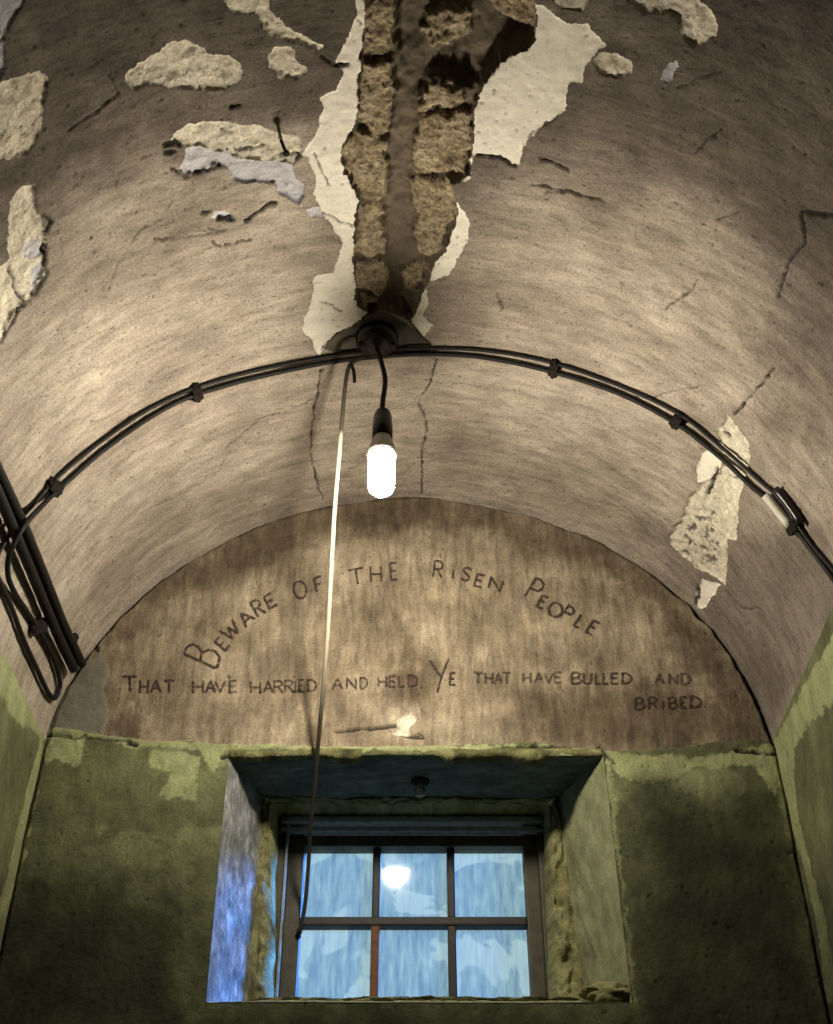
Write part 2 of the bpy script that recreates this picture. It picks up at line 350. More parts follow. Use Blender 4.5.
patches = [   # outline in the photograph, coat, name, label
 (C1([(350,235),(355,205),(395,180),(440,155),(480,120),(520,112),(560,135),(590,155),(630,155),(665,180),(675,210),(660,238),(600,258),(540,250),(480,250),(420,235),(375,258)]), 'cream', 'bare_plaster_patch', 'cloud-shaped patch of bare cream plaster', 0.007),
 ([(218,-14),(222,0),(231,13),(245,17),(256,14),(262,30),(277,40),(300,45),(320,53),(324,47),(305,37),(285,25),(270,10),(268,-14)], 'cream', 'bare_plaster_patch', 'long narrow patch of bare plaster running off the top', 0.006),
 (C2([(40,130),(60,105),(90,108),(105,135),(135,160),(110,182),(70,180),(45,155)]), 'cream', 'bare_plaster_patch', 'small rounded patch of bare plaster', 0.006),
 (C7([(90,235),(125,165),(190,120),(300,112),(380,112),(480,118),(560,140),(640,170),(740,190),(752,225),(742,268),(700,320),(600,300),(540,295),(450,290),(395,270),(380,250),(300,262),(250,225),(175,240),(150,210),(120,205)]), 'cream', 'bare_plaster_patch', 'wide patch of rough cream plaster above a grey-blue coat', 0.009),
 (C7([(175,240),(250,225),(300,262),(380,250),(395,270),(450,290),(540,295),(600,300),(700,320),(715,380),(762,430),(762,470),(730,515),(690,490),(620,450),(615,412),(540,405),(470,405),(420,385),(385,340),(340,318),(270,345),(175,372),(135,345),(165,305)]), 'lavender', 'undercoat_patch', 'grey-blue undercoat below the wide cream patch', 0.011),
 (C7([(750,528),(833,525),(850,570),(790,570)]), 'lavender', 'undercoat_patch', 'tiny chip of grey undercoat', 0.006),
 (C1([(-60,240),(0,230),(60,215),(110,200),(132,215),(135,255),(125,310),(110,375),(80,425),(20,440),(-60,440)]), 'cream', 'bare_plaster_patch', 'square-ended patch of bare plaster at the left edge', 0.007),
 (C1([(-60,-40),(80,-40),(72,0),(60,25),(25,70),(15,120),(15,190),(0,215),(-60,230)]), 'lavender', 'undercoat_patch', 'grey undercoat in the upper left corner', 0.007),
 (C1([(30,560),(55,515),(95,515),(105,570),(120,620),(130,690),(130,750),(100,820),(60,850),(20,900),(15,935),(-10,965),(-60,980),(-60,760),(0,745),(25,725),(25,650)]), 'cream', 'bare_plaster_patch', 'tall ragged patch of bare plaster near the left edge', 0.010),
 (C1([(65,700),(85,670),(118,668),(127,700),(110,722),(75,722)]), 'lavender', 'undercoat_patch', 'grey flake in the tall ragged patch', 0.004),
 (C1([(95,750),(115,725),(128,760),(105,800),(88,825)]), 'lavender', 'undercoat_patch', 'lower grey flake in the tall ragged patch', 0.004),
 (C7([(290,575),(320,540),(360,535),(415,565),(418,598),(380,590),(340,590)]), 'lavender', 'undercoat_patch', 'small pale chip over a dark pit', 0.006),
 (C2([(240,-30),(240,30),(215,90),(195,145),(210,165),(195,205),(155,225),(165,250),(150,300),(120,345),(150,395),(140,435),(165,480),(210,550),(185,610),(145,620),(140,670),(115,740),(140,770),(155,800),(200,755),(250,720),(300,690),(300,600),(300,400),(300,200),(300,-30)]), 'flake', 'white_coat_patch', 'long white coat along the left side of the trough', 0.004),
 (C2([(640,5),(660,10),(720,50),(760,55),(805,100),(755,145),(750,185),(715,185),(710,245),(625,310),(600,375),(560,350),(505,350),(495,400),(465,415),(440,380),(450,250),(480,170),(560,120),(620,70)]), 'flake', 'white_coat_patch', 'broad white coat on the right side of the trough', 0.004),
 (C2([(430,420),(455,435),(470,460),(495,500),(490,545),(445,620),(405,635),(380,600),(400,500)]), 'flake', 'white_coat_patch', 'narrow white coat right of the lower trough', 0.004),
 (C2([(375,640),(398,650),(400,690),(385,710),(410,730),(395,760),(365,725),(355,690)]), 'flake', 'white_coat_patch', 'small white flake at the foot of the trough', 0.004),
 (C2([(665,-30),(780,-30),(770,0),(750,30),(700,20),(670,0)]), 'cream', 'bare_plaster_patch', 'pale patch at the top edge', 0.006),
 (C3([(100,170),(120,150),(160,150),(205,175),(210,205),(170,222),(110,205)]), 'cream', 'bare_plaster_patch', 'small oval patch of bare plaster', 0.007),
 (C3([(190,-30),(195,0),(240,35),(310,40),(340,60),(350,110),(385,135),(440,115),(450,70),(430,20),(395,0),(390,-30)]), 'cream', 'bare_plaster_patch', 'crumbling patch of bare plaster at the upper right', 0.010),
 (C3([(290,215),(310,180),(330,165),(340,182),(320,230),(295,230)]), 'lavender', 'undercoat_patch', 'small blue-grey chip at the upper right', 0.005),
 (C6([(410,180),(435,215),(462,245),(462,300),(440,380),(430,450),(430,485),(405,490),(403,600),(380,580),(330,560),(300,530),(270,505),(262,480),(290,440),(310,390),(345,350),(385,330),(398,285),(385,255),(385,215)]), 'cream', 'bare_plaster_patch', 'tall patch of pitted cream plaster under the right cable run', 0.009),
 (C6([(335,350),(333,310),(350,275),(375,258),(398,275),(385,325),(360,345)]), 'flake', 'white_coat_patch', 'smooth white flap on the tall pitted patch', 0.003),
 (C6([(335,655),(328,620),(345,585),(392,598),(360,640),(350,655)]), 'flake', 'white_coat_patch', 'white chip below the tall pitted patch', 0.006),
]
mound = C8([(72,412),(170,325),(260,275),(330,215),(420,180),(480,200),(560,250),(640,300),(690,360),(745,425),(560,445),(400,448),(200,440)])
trough = C2([(262,-40),(255,80),(243,150),(246,220),(232,285),(206,340),(212,395),(243,455),(236,520),(230,590),(238,690),(268,708),(300,700),(362,718),(380,690),(400,640),(412,605),(445,555),(472,475),(458,415),(492,395),(503,300),(512,225),(545,165),(570,140),(637,100),(645,40),(645,-40)])
lumps = [C2(p) for p in (
 [(265,-40),(322,-40),(326,60),(318,120),(290,138),(262,130),(258,60)],
 [(258,150),(318,148),(322,230),(318,300),(300,318),(268,300),(240,270),(250,210)],
 [(238,300),(270,312),(306,330),(310,400),(305,455),(262,462),(245,440),(220,395),(212,345)],
 [(248,470),(300,468),(298,520),(305,580),(262,588),(238,570),(242,515)],
 [(238,600),(304,594),(308,640),(300,672),(266,662),(240,655)],
 [(246,672),(292,676),(284,698),(262,700)],
 [(385,95),(400,62),(440,42),(490,68),(480,110),(440,132),(405,128)],
 [(382,225),(410,195),(445,190),(478,212),(474,245),(430,254),(384,258)],
 [(380,270),(430,262),(478,256),(500,262),(494,330),(480,392),(430,402),(368,398),(358,370),(372,310)],
 [(362,410),(450,408),(468,470),(448,520),(435,565),(412,590),(378,575),(370,540),(380,500),(358,470)],
 [(345,622),(375,600),(405,606),(392,640),(372,672),(345,655)],
 [(522,-40),(642,-40),(644,20),(632,58),(598,62),(560,42),(535,20)],
)]
channel = C2([(328,-40),(520,-40),(535,20),(560,45),(600,66),(628,70),(625,100),(560,128),(540,165),(505,212),(480,205),(445,185),(405,190),(380,225),(372,310),(358,370),(360,450),(376,500),(368,560),(345,615),(345,655),(360,705),(305,690),(308,640),(302,560),(300,480),(310,400),(318,300),(324,200),(328,60)])
LUMP_LABELS = ['mortar lump at the top of the left row', 'mortar lump second down the left row', 'bulging mortar lump midway down the left row', 'mortar lump fourth down the left row', 'mortar lump low on the left row', 'small stone at the foot of the left row',
 'lone round mortar lump at the top of the channel', 'mortar lump beside the branch of the channel', 'largest mortar lump on the right row', 'long mortar lump low on the right row', 'small reddish lump at the foot of the right row', 'mortar lump at the top right of the trough']
cracks = [
 (C5([(108,130),(95,200),(85,260),(80,340),(90,410),(112,468)]), 0.0040, 1.0), (C5([(405,105),(400,150),(362,215),(385,290),(370,340),(372,400),(366,455)]), 0.0042, 1.0),
 (C5([(30,225),(60,222),(95,205)]), 0.003, .9),
 (C8([(72,420),(80,395),(170,325),(260,275),(330,215),(400,180)]), 0.005, 1.0), (C8([(590,240),(640,300),(690,360),(745,425)]), 0.0055, 1.0),
 (C8([(55,135),(130,150),(185,190)]), 0.003, .7),
 (C3([(-80,520),(0,540),(60,552),(130,570)]), 0.004, .9), (C3([(690,598),(777,615),(820,640)]), 0.007, 1.0), (C3([(690,598),(697,640),(695,690),(650,752),(620,850)]), 0.0045, .9),
 (C3([(385,435),(420,395),(470,365)]), 0.0035, .8), (C3([(340,250),(400,220),(470,205)]), 0.003, .6), (C3([(300,880),(370,830),(390,795)]), 0.003, .8), (C3([(450,625),(510,605)]), 0.003, .7),
 (C6([(425,182),(445,160),(480,120),(500,95),(522,72)]), 0.0038, 1.0), (C6([(150,140),(230,138),(300,120),(345,110)]), 0.0025, .6), (C6([(400,610),(440,655),(490,660),(530,700)]), 0.003, .6),
 (C4([(380,455),(470,410),(545,365),(575,315)]), 0.0028, .7), (C4([(570,298),(620,260),(660,222),(706,210)]), 0.0034, .9), (C4([(400,410),(520,290),(545,275)]), 0.0022, .4),
 (C1([(300,800),(330,720),(390,635),(445,612),(480,550)]), 0.0024, .5), (C1([(430,662),(520,655),(600,645)]), 0.0034, .8), (C1([(635,302),(672,296)]), 0.0045, 1.0), (C1([(300,210),(325,262),(270,310),(190,360)]), 0.004, .7),
 (C2([(655,355),(690,365),(715,378)]), 0.006, 1.0), (C2([(668,432),(720,432),(800,450)]), 0.0035, .9), (C2([(555,660),(570,695),(560,715)]), 0.003, .8),
 (C2([(625,305),(700,255)]), 0.003, .9), (C2([(510,348),(560,350),(598,372)]), 0.006, 1.0), (C2([(140,345),(180,420)]), 0.003, .8), (C2([(165,480),(230,510)]), 0.003, .8), (C2([(190,150),(222,150)]), 0.006, 1.0), (C2([(160,130),(190,150)]), 0.005, .9),
 (C7([(255,550),(290,545)]), .005, .9), (C7([(470,585),(540,540),(610,505)]), .009, 1.0), (C7([(330,575),(395,580)]), .009, 1.0), (C7([(360,710),(420,695)]), .008, 1.0), (C7([(300,690),(340,710)]), .005, .9), (C7([(440,690),(495,680)]), .005, .8), (C7([(290,630),(330,640),(370,630)]), .004, .7),
 (C7([(80,225),(130,210),(150,225)]), .009, 1.0), (C7([(70,262),(130,262)]), .008, 1.0), (C7([(100,340),(170,375),(270,348),(345,322)]), .006, 1.0), (C7([(420,245),(510,248),(560,235)]), .004, .9), (C7([(360,155),(415,158)]), .005, 1.0), (C7([(650,270),(735,268)]), .004, .9),
 (C1([(35,740),(45,800),(70,840)]), .005, .9), (C1([(120,600),(145,615),(130,640)]), .008, 1.0), (C1([(128,680),(130,760),(95,830),(55,860),(10,950)]), .006, 1.0),
 (C6([(380,315),(355,380)]), .007, 1.0), (C6([(400,232),(412,240)]), .006, 1.0), (C6([(410,335),(425,340)]), .006, .9), (C6([(335,600),(332,645)]), .008, 1.0), (C6([(560,745),(588,772)]), .003, .2),
]

u_run = spaced((0.0, S_LEN, 0.0034)); v_run = spaced((Y_BACK, 0.95, 0.12), (0.95, END_Y + 0.03, 0.0034))
U, V = np.meshgrid(u_run, v_run)
cell = 0.0034
warp0 = 0.0055
PS = [field(U, V, [vault_poly(p[0])], True, warp0, 11 + 7*i) for i, p in enumerate(patches)]
f_tr = field(U, V, [vault_poly(trough)], True, 0.008, 301)
f_ch = field(U, V, [vault_poly(channel)], True, 0.010, 302)
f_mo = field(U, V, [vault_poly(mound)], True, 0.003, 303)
f_lu = [field(U, V, [vault_poly(p)], True, 0.012, 310 + i) for i, p in enumerate(lumps)]
lump_all = np.minimum.reduce(f_lu)
cd = np.zeros(U.shape)
for i, (pl, w, s) in enumerate(cracks):
    d = field(U, V, [vault_poly(pl, False)], False, 0.0055, 500 + i)
    wid = w*(0.85 + 0.6*fbm(U*60, V*60, 900 + i, 2)) if w > 0.0045 else w*(0.95 + 0.4*vnoise(U*70, V*70, 900 + i))
    wid = wid*0.72; gap = sstep(-0.75, -0.1, fbm(U*28, V*28, 1300 + i, 3))
    cd = np.maximum(cd, s*gap*sstep(1.35, 0.35, d/np.maximum(wid, 1e-4)))
spall = C6([(300,430),(380,420),(385,560),(330,555),(290,520)])      # crumbled bits inside the tall patch
f_sp = field(U, V, [vault_poly(spall)], True, 0.012, 400)
pits = sstep(0.16, 0.34, fbm(U*75, V*75, 77, 3))*sstep(0.004, -0.006, f_sp)
cd = np.maximum(cd, pits*0.8)
# scattered tiny chips all over the old paint
chip = sstep(0.62, 0.72, fbm(U*75, V*130, 131, 3)); cd = np.maximum(cd, 0.6*chip)
for f in PS: U, V = snap(U, V, f, cell)
U, V = snap(U, V, f_tr, cell)
def vault_base(u, v):
    return (0.010*fbm(u*2.2, v*2.2, 5, 3) + 0.0022*fbm(u*9, v*14, 6, 4))*sstep(END_Y + 0.1, END_Y - 0.25, v)
dep = vault_base(U, V) + 0.0012*fbm(U*55, V*55, 8, 2)
for f, p in zip(PS, patches):
    rough = {'cream': 0.0055, 'flake': 0.0012, 'lavender': 0.002}[p[1]]
    m = sstep(0.0, -0.0035, f); dep = dep + m*(p[4]*0.62 + rough*fbm(U*48, V*48, 21, 4))
tr = sstep(0.0, -0.010, f_tr)
dep = dep + tr*(0.016 + 0.010*fbm(U*30, V*30, 31, 4))
dep = dep + tr*0.013*sstep(-0.004, 0.008, lump_all)
dep = dep - tr*sstep(0.0, -0.01, lump_all)*(0.004 + 0.0065*fbm(U*70, V*70, 32, 4) + 0.003*fbm(U*160, V*160, 36, 2))
dep = dep + tr*(0.010 + 0.045*sstep(1.50, 1.22, V))*sstep(0.006, -0.014, f_ch)
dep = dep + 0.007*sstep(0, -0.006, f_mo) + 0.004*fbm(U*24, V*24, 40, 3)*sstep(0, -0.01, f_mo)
dep = dep + 0.007*cd
T = t_of_s(np.clip(U, 0, S_LEN))
nx, nz = np.cos(T)/VA, np.sin(T)/VB; nl = np.hypot(nx, nz); nx, nz = nx/nl, nz/nl
X = XC + VA*np.cos(T) + nx*dep; Z = ZC + VB*np.sin(T) + nz*dep; Y = V
fc = lambda a: (a[:-1, :-1] + a[1:, :-1] + a[:-1, 1:] + a[1:, 1:])/4
lab = np.zeros((U.shape[0] - 1, U.shape[1] - 1), int)
for i, f in enumerate(PS): lab[fc(f) < 0] = i + 1
n0 = len(patches) + 1
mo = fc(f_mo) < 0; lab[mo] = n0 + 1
lab[fc(f_tr) < 0] = n0
for i, f in enumerate(f_lu): lab[(fc(f) < 0) & (fc(f_tr) < 0.004)] = n0 + 2 + i
zf = fc(Z); above = zf > SPRING - 0.012
soot_dimming_px = [(-200,-200),(1100,-200),(1100,520),(850,420),(800,330),(745,225),(640,160),(520,170),(480,210),(330,215),(310,120),(250,120),(140,130),(60,210),(0,270),(-200,330)]  # soot plus the vault's dim outer reaches, both put into the colour
f_so = field(U, V, [vault_poly(soot_dimming_px)], True, 0.02, 450, m=0.45)
soot_dimming = sstep(0.16, -0.13, f_so + 0.09*fbm(U*5, V*7, 451, 4))
f_s2 = field(U, V, [vault_poly([(640,520),(720,560),(800,520),(860,600),(790,700),(770,745),(745,680),(700,620)])], True, 0.02, 452, m=0.3)       # dim side of the vault painted darker above the lunette's right end
soot_dimming = np.maximum(soot_dimming, 0.75*sstep(0.09, -0.06, f_s2 + 0.05*fbm(U*12, V*12, 453, 3)))
A = {'crack': cd, 'grime_shade': soot_dimming}
ceiling = cut_mesh('ceiling', X, Y, Z, U, V, (lab == 0) & above, M['skin'], A, kind='structure', label='barrel vault of peeling brown distemper over the cell')
for i, p in enumerate(patches):
    cut_mesh(p[2], X, Y, Z, U, V, (lab == i + 1) & above, M[p[1]], A, ceiling, label=p[3])
cut_mesh('trough', X, Y, Z, U, V, lab == n0, M['channel'], A, ceiling, label='dusty brown channel broken open along the crown')
cut_mesh('plaster_mound', X, Y, Z, U, V, lab == n0 + 1, M['mound'], A, ceiling, label='fan-shaped plaster coloured with the lamp shadow where the cables meet')
for i in range(len(lumps)):
    cut_mesh('mortar_lump', X, Y, Z, U, V, lab == n0 + 2 + i, M['rubble'], A, ceiling, label=LUMP_LABELS[i])

# ================================================================== END WALL with its lunette
HOLE = [(-0.452, 2.511), (0.450, 2.511), (0.455, 1.930), (-0.444, 1.930)]     # window opening, x and z
def end_base(x, z): return 0.007*fbm(x*2.4 + 3, z*2.4, 61, 3) + 0.0022*fbm(x*12, z*9, 62, 4)
xr = spaced((X_LEFT - 0.02, X_RIGHT + 0.02, 0.0038)); zr = spaced((0.0, 1.70, 0.1), (1.70, ZC + VB + 0.03, 0.0038))
U, V = np.meshgrid(xr, zr); cell = 0.0038
f_h = field(U, V, [HOLE], True, 0.0, 1)
gz = wall_poly([(20,735),(60,728),(110,736),(160,741),(230,744),(310,747),(400,748),(470,745),(540,744),(600,752),(640,750),(700,746),(740,742),(800,738)], False)
gx = np.array([p[0] for p in gz]); gzz = np.array([p[1] for p in gz])
f_g = V - (np.interp(U, gx, gzz) + 0.006*fbm(U*20, V*20, 71, 3))           # below it the wall is green
f_ce = field(U, V, [wall_poly([(30,735),(45,715),(58,690),(78,664),(100,652),(108,668),(104,690),(109,712),(105,735)])], True, 0.005, 72)
f_cp = field(U, V, [wall_poly(crop(240, 640, 4.384, [(672,415),(690,385),(682,355),(715,322),(745,318),(778,345),(770,362),(745,385),(742,412),(775,425),(700,420)]))], True, 0.003, 73)
wc = np.zeros(U.shape)
for i, (pl, w, s) in enumerate([
    ([(222,757),(245,756),(275,754),(312,755),(340,757)], 0.008, 1), ([(380,756),(420,757),(455,754)], .006, .9), ([(495,752),(515,750),(540,749),(565,751),(588,755),(604,760)], 0.010, 1),
    ([(40,735),(75,738),(130,742)], .004, .9), ([(738,752),(760,755),(790,757)], .006, 1), ([(600,748),(615,764)], .006, .9), ([(128,744),(136,746)], .006, 1),
    ([(335,732),(360,730),(395,727)], .005, .9), ([(405,737),(425,738),(420,734)], .006, .9), ([(79,660),(88,648),(93,640),(96,650)], .006, 1),
    ([(300,690),(293,692)], .006, .9), ([(227.5,675),(228.5,677)], .004, 1)]):
    d = field(U, V, [wall_poly(pl, False)], False, 0.004, 700 + i)
    wc = np.maximum(wc, s*sstep(1.3, 0.35, d/(w*(0.8 + 0.5*vnoise(U*60, V*60, 720 + i)))))
rr = np.hypot((U - XC)/VA, (V - ZC)/VB); ed = (1 - rr)*0.85                 # distance in from the vault
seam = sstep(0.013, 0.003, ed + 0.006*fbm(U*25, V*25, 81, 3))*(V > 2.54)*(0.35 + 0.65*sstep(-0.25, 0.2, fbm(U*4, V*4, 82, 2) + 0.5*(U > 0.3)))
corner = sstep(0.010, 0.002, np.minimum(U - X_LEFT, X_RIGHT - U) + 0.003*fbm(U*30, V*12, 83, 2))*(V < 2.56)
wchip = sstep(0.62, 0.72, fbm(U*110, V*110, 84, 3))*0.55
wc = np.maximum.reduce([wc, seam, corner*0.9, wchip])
U, V = snap(U, V, f_h, cell); U, V = snap(U, V, np.where(f_h < 0.008, 1, f_g), cell); U, V = snap(U, V, f_ce, cell); U, V = snap(U, V, f_cp, cell)
lip = sstep(0.010, -0.004, f_g)*sstep(2.505, 2.52, V)*sstep(-0.47, -0.44, U)*sstep(0.46, 0.44, U)
step_g = -0.004*sstep(0.002, -0.003, f_g)                                   # the green coat stands proud of the bare plaster
dep = end_base(U, V) + 0.0012*fbm(U*60, V*45, 63, 2) + step_g - 0.004*lip*(1 + 0.8*fbm(U*30, V*30, 85, 3)) + 0.008*wc
dep = dep + sstep(0, -0.006, f_ce)*(-0.004) + sstep(0, -0.005, f_cp)*0.008 + 0.010*seam
low = V < 1.72
dep = np.where(low, 0, dep)
X, Y, Z = U, END_Y + dep, V
# lighter green where the top coat has gone
fr_polys = [[(41,728),(84,730),(80,768),(60,760),(47,764)], [(150,752),(200,754),(197,800),(178,796),(160,798),(170,772),(152,766)], [(200,745),(226,748),(222,760),(212,775),(206,762)], [(606,753),(640,756),(700,758),(772,745),(778,800),(768,790),(752,766),(700,768),(650,785),(618,775)],
            [(40,730),(48,734),(30,830),(12,920),(-10,1000),(-14,960),(10,880)], [(770,742),(780,744),(800,840),(822,930),(812,930),(788,840)], [(38,728),(140,738),(300,745),(612,748),(612,756),(300,752),(140,748)], [(602,750),(609,754),(636,1000),(632,1003),(618,860)]]
f_fr = field(U, V, [wall_poly(p) for p in fr_polys], True, 0.012, 90)
fresh = np.maximum(sstep(0.004, -0.003, f_fr), 0.45*sstep(0.25, 0.35, fbm(U*7, V*7, 91, 4))*sstep(2.1, 2.45, V))
zone = np.where(fc(f_g) < 0, 0, 1)
zone = np.where((fc(f_ce) < 0) & (fc(f_g) >= 0), 2, zone); zone = np.where(fc(f_cp) < 0, 3, zone)
hole = fc(f_h) < 0
inside = (fc(V) < SPRING) | (fc(rr) < 1.03)
f_gr = field(U, V, [wall_poly(p) for p in ([(640,800),(700,790),(770,800),(800,880),(840,1100),(630,1100),(640,1000)], [(-60,900),(60,880),(150,890),(196,905),(200,1005),(640,1012),(640,1200),(-60,1200)])], True, 0.02, 95, m=0.25)
grime_shade = sstep(0.07, -0.07, f_gr + 0.06*fbm(U*9, V*9, 96, 4))  # grime plus the light's falloff on the lower wall, put into the colour
f_gl = field(U, V, [wall_poly(p) for p in ([(80,640),(150,575),(250,525),(330,500),(420,490),(560,520),(680,590),(780,750),(690,745),(700,690),(640,600),(560,560),(450,530),(330,530),(250,570),(190,600),(140,640)], [(100,690),(140,690),(130,740),(100,740)], [(395,620),(425,630),(420,690),(398,700)], [(530,690),(760,690),(780,745),(540,745)])], True, 0.03, 97, m=0.2)
lgr = sstep(0.04, -0.035, f_gl + 0.05*fbm(U*14, V*10, 98, 4))
grime_shade = np.where(f_g < 0, grime_shade, 0.85*lgr)
A = {'crack': wc, 'fresh': fresh*(1 - 0.7*grime_shade*(f_g < 0)), 'grime_shade': grime_shade}
wall_end = cut_mesh('wall_end', X, Y, Z, U, V, (zone == 0) & ~hole & inside, M['green'], A, kind='structure', label='olive green painted end wall around the barred window')
cut_mesh('lunette_plaster', X, Y, Z, U, V, (zone == 1) & ~hole & inside, M['lunette'], A, wall_end, label='brown scrubbed plaster lunette above the window')
cut_mesh('cement_repair', X, Y, Z, U, V, (zone == 2) & inside, M['cement'], A, wall_end, label='grey cement repair in the lower left of the lunette')
cut_mesh('chipped_plaster', X, Y, Z, U, V, zone == 3, M['cream'], A, wall_end, label='small cream chip in the lunette above the window')

# ================================================================== SIDE WALLS, floor, wall behind the camera
def side_wall(name, sgn, polys, label):
    yr = spaced((Y_BACK, 1.9, 0.12), (1.9, END_Y + 0.015, 0.006)); zr = spaced((0.0, 1.6, 0.12), (1.6, SPRING, 0.006))
    U, V = np.meshgrid(yr, zr)
    x0 = XC + sgn*VA*np.sqrt(np.clip(1 - (np.maximum(V - ZC, 0)/VB)**2, 0, 1))
    pp = []
    for pl in polys:
        q = []
        for px, py in densify(pl):
            d = ray(px, py); k = (X_RIGHT if sgn > 0 else X_LEFT)/d[0]; q.append((d[1]*k, d[2]*k + CAMZ))
        pp.append(q)
    f = field(U, V, pp, True, 0.012, 140)
    dep = 0.004*fbm(U*3, V*3, 141, 3) + 0.0018*fbm(U*16, V*16, 142, 3)
    dep = dep*sstep(SPRING, SPRING - 0.05, V)
    cr = 0.6*sstep(0.62, 0.72, fbm(U*70, V*70, 144, 3))
    keep = np.ones((U.shape[0] - 1, U.shape[1] - 1), bool)
    return cut_mesh(name, x0 + sgn*dep, U, V, U, V, keep, M['green'], {'crack': cr, 'fresh': sstep(0.004, -0.003, f), 'grime_shade': 0.8*sstep(2.25, 2.0, V + 0.1*fbm(U*8, V*8, 146, 4))}, kind='structure', label=label)  # green darkened towards the bottom
side_wall('wall_left', -1, [[(-120,330),(0,600),(48,728),(40,740),(30,728),(14,720),(2,697),(-20,670),(-120,520)], [(44,728),(40,770),(22,862),(0,960),(-14,960),(10,862),(32,770)]], 'green left wall of the cell, paler along its top')
side_wall('wall_right', 1, [[(930,440),(833,636),(774,742),(781,790),(793,835),(800,830),(794,785),(794,752),(806,724),(833,704),(930,560)], [(776,742),(786,800),(815,912),(826,1000),(838,1000),(824,912),(792,800)]], 'green right wall of the cell, paler along its top')
mb = MB(); 
mb.box((X_LEFT - 0.3, Y_BACK - 0.2, -0.12), (X_RIGHT + 0.3, END_Y + 0.3, 0.0)).build('floor', M['stone'], smooth=False, kind='structure', label='worn stone floor of the cell')
n = 40; prof = [(X_LEFT, 0.0), (X_RIGHT, 0.0)] + [(XC + VA*math.cos(math.pi*k/n), ZC + VB*math.sin(math.pi*k/n)) for k in range(n + 1)]
v = [(x, Y_BACK, z) for x, z in prof] + [(x, Y_BACK - 0.15, z) for x, z in prof]; k = len(prof)
mesh_obj('wall_back', v, [tuple(range(k)), tuple(range(2*k - 1, k - 1, -1))] + [(i, i + k, (i + 1) % k + k, (i + 1) % k) for i in range(k)], M['stone'], smooth=False, kind='structure', label='bare wall behind the viewer')
door = empty('door_1', (XC, Y_BACK + 0.03, 0.0), kind='structure', label='dark plank cell door behind the viewer')
for i in range(5): MB().box((XC - 0.40 + i*0.16 + 0.003, Y_BACK + 0.005, 0.02), (XC - 0.40 + (i + 1)*0.16 - 0.003, Y_BACK + 0.05, 1.9), 0.004).build('plank', M['wood'], door)

# ================================================================== WINDOW: splayed reveal, frame, bars, panes
YI = 2.90
INN = [(float(q[0]), float(q[2])) for q in (at_y(263, 798, YI), at_y(558, 798, YI), at_y(586, 1002, YI), at_y(247, 1002, YI))]
def reveal(name, a, b, mat, rough, label, seed):
    A0, A1 = np.array(HOLE[a]), np.array(HOLE[b]); B0, B1 = np.array(INN[a]), np.array(INN[b])
    L = np.linalg.norm(A1 - A0); nu = int(L/0.006); nv = 60
    s, t = np.meshgrid(np.linspace(0, 1, nu), np.linspace(0, 1, nv))
    P = (A0[None, None]*(1 - s[..., None]) + A1*s[..., None])*(1 - t[..., None]) + (B0*(1 - s[..., None]) + B1*s[..., None])*t[..., None]
    d = A1 - A0; nrm = np.array([-d[1], d[0]])/L
    c = np.array([0, 2.25]) - (A0 + A1)/2
    if nrm @ c < 0: nrm = -nrm
    dis = rough*(fbm(s*L*9, t*3.0, seed, 4) + 0.5*fbm(s*L*40, t*13, seed + 5, 3))*sstep(0, .08, t)*sstep(1, .95, t)*sstep(0, .04, s)*sstep(1, .96, s)
    X, Z = P[..., 0] + nrm[0]*dis, P[..., 1] + nrm[1]*dis
    y0 = END_Y + end_base(P[..., 0], P[..., 1]) - 0.0055
    Y = y0*(1 - t) + YI*t
    return cut_mesh(name, X, Y, Z, s*L, t*0.33, np.ones((nv - 1, nu - 1), bool), mat, {'fresh': sstep(0.10, 0.03, t + 0.05*fbm(s*12, t*4, seed + 9, 3))}, wall_end, label=label)
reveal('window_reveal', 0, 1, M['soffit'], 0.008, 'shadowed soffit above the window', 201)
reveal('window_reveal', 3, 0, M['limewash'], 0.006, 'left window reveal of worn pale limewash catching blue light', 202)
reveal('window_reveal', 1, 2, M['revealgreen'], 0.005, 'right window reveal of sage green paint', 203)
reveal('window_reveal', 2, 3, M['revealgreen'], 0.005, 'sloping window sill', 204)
# rough plaster fillet running round the frame
FR = [(float(q[0]), float(q[2])) for q in (at_y(280, 816, 2.97), at_y(541, 816, 2.97), at_y(546, 1003, 2.97), at_y(278, 1003, 2.97))]
def fillet(a, b, seed, label):
    A0, A1 = np.array(INN[a]), np.array(INN[b]); B0, B1 = np.array(FR[a]), np.array(FR[b]); L = np.linalg.norm(A1 - A0); nu = int(L/0.004); nv = 26
    s, t = np.meshgrid(np.linspace(0, 1, nu), np.linspace(0, 1, nv))
    P = (A0*(1 - s[..., None]) + A1*s[..., None])*(1 - t[..., None]) + (B0*(1 - s[..., None]) + B1*s[..., None])*t[..., None]
    edge = sstep(0, .15, s)*sstep(1, .85, s)
    P = P + 0.010*fbm(s*L*16, t*2, seed, 3)[..., None]*(B0 - A0)/np.linalg.norm(B0 - A0)*(t*(1 - t)*4)[..., None]*edge[..., None]
    Y = YI + 0.085*sstep(0.70, 1.0, t) + 0.02*t - 0.010*np.sin(np.pi*np.clip(t/0.75, 0, 1)) + 0.022*fbm(s*L*26, t*4, seed + 3, 4)*np.sin(np.pi*t)
    return cut_mesh('plaster_fillet', P[..., 0], Y, P[..., 1], s*L, t*0.08, np.ones((nv - 1, nu - 1), bool), M['fillet'], {}, wall_end, label=label)
fillet(3, 0, 211, 'rough plaster fillet left of the window frame'); fillet(1, 2, 214, 'rough plaster fillet right of the window frame')
fillet(0, 1, 217, 'dark plaster fillet above the window frame'); fillet(2, 3, 220, 'plaster fillet below the window frame')
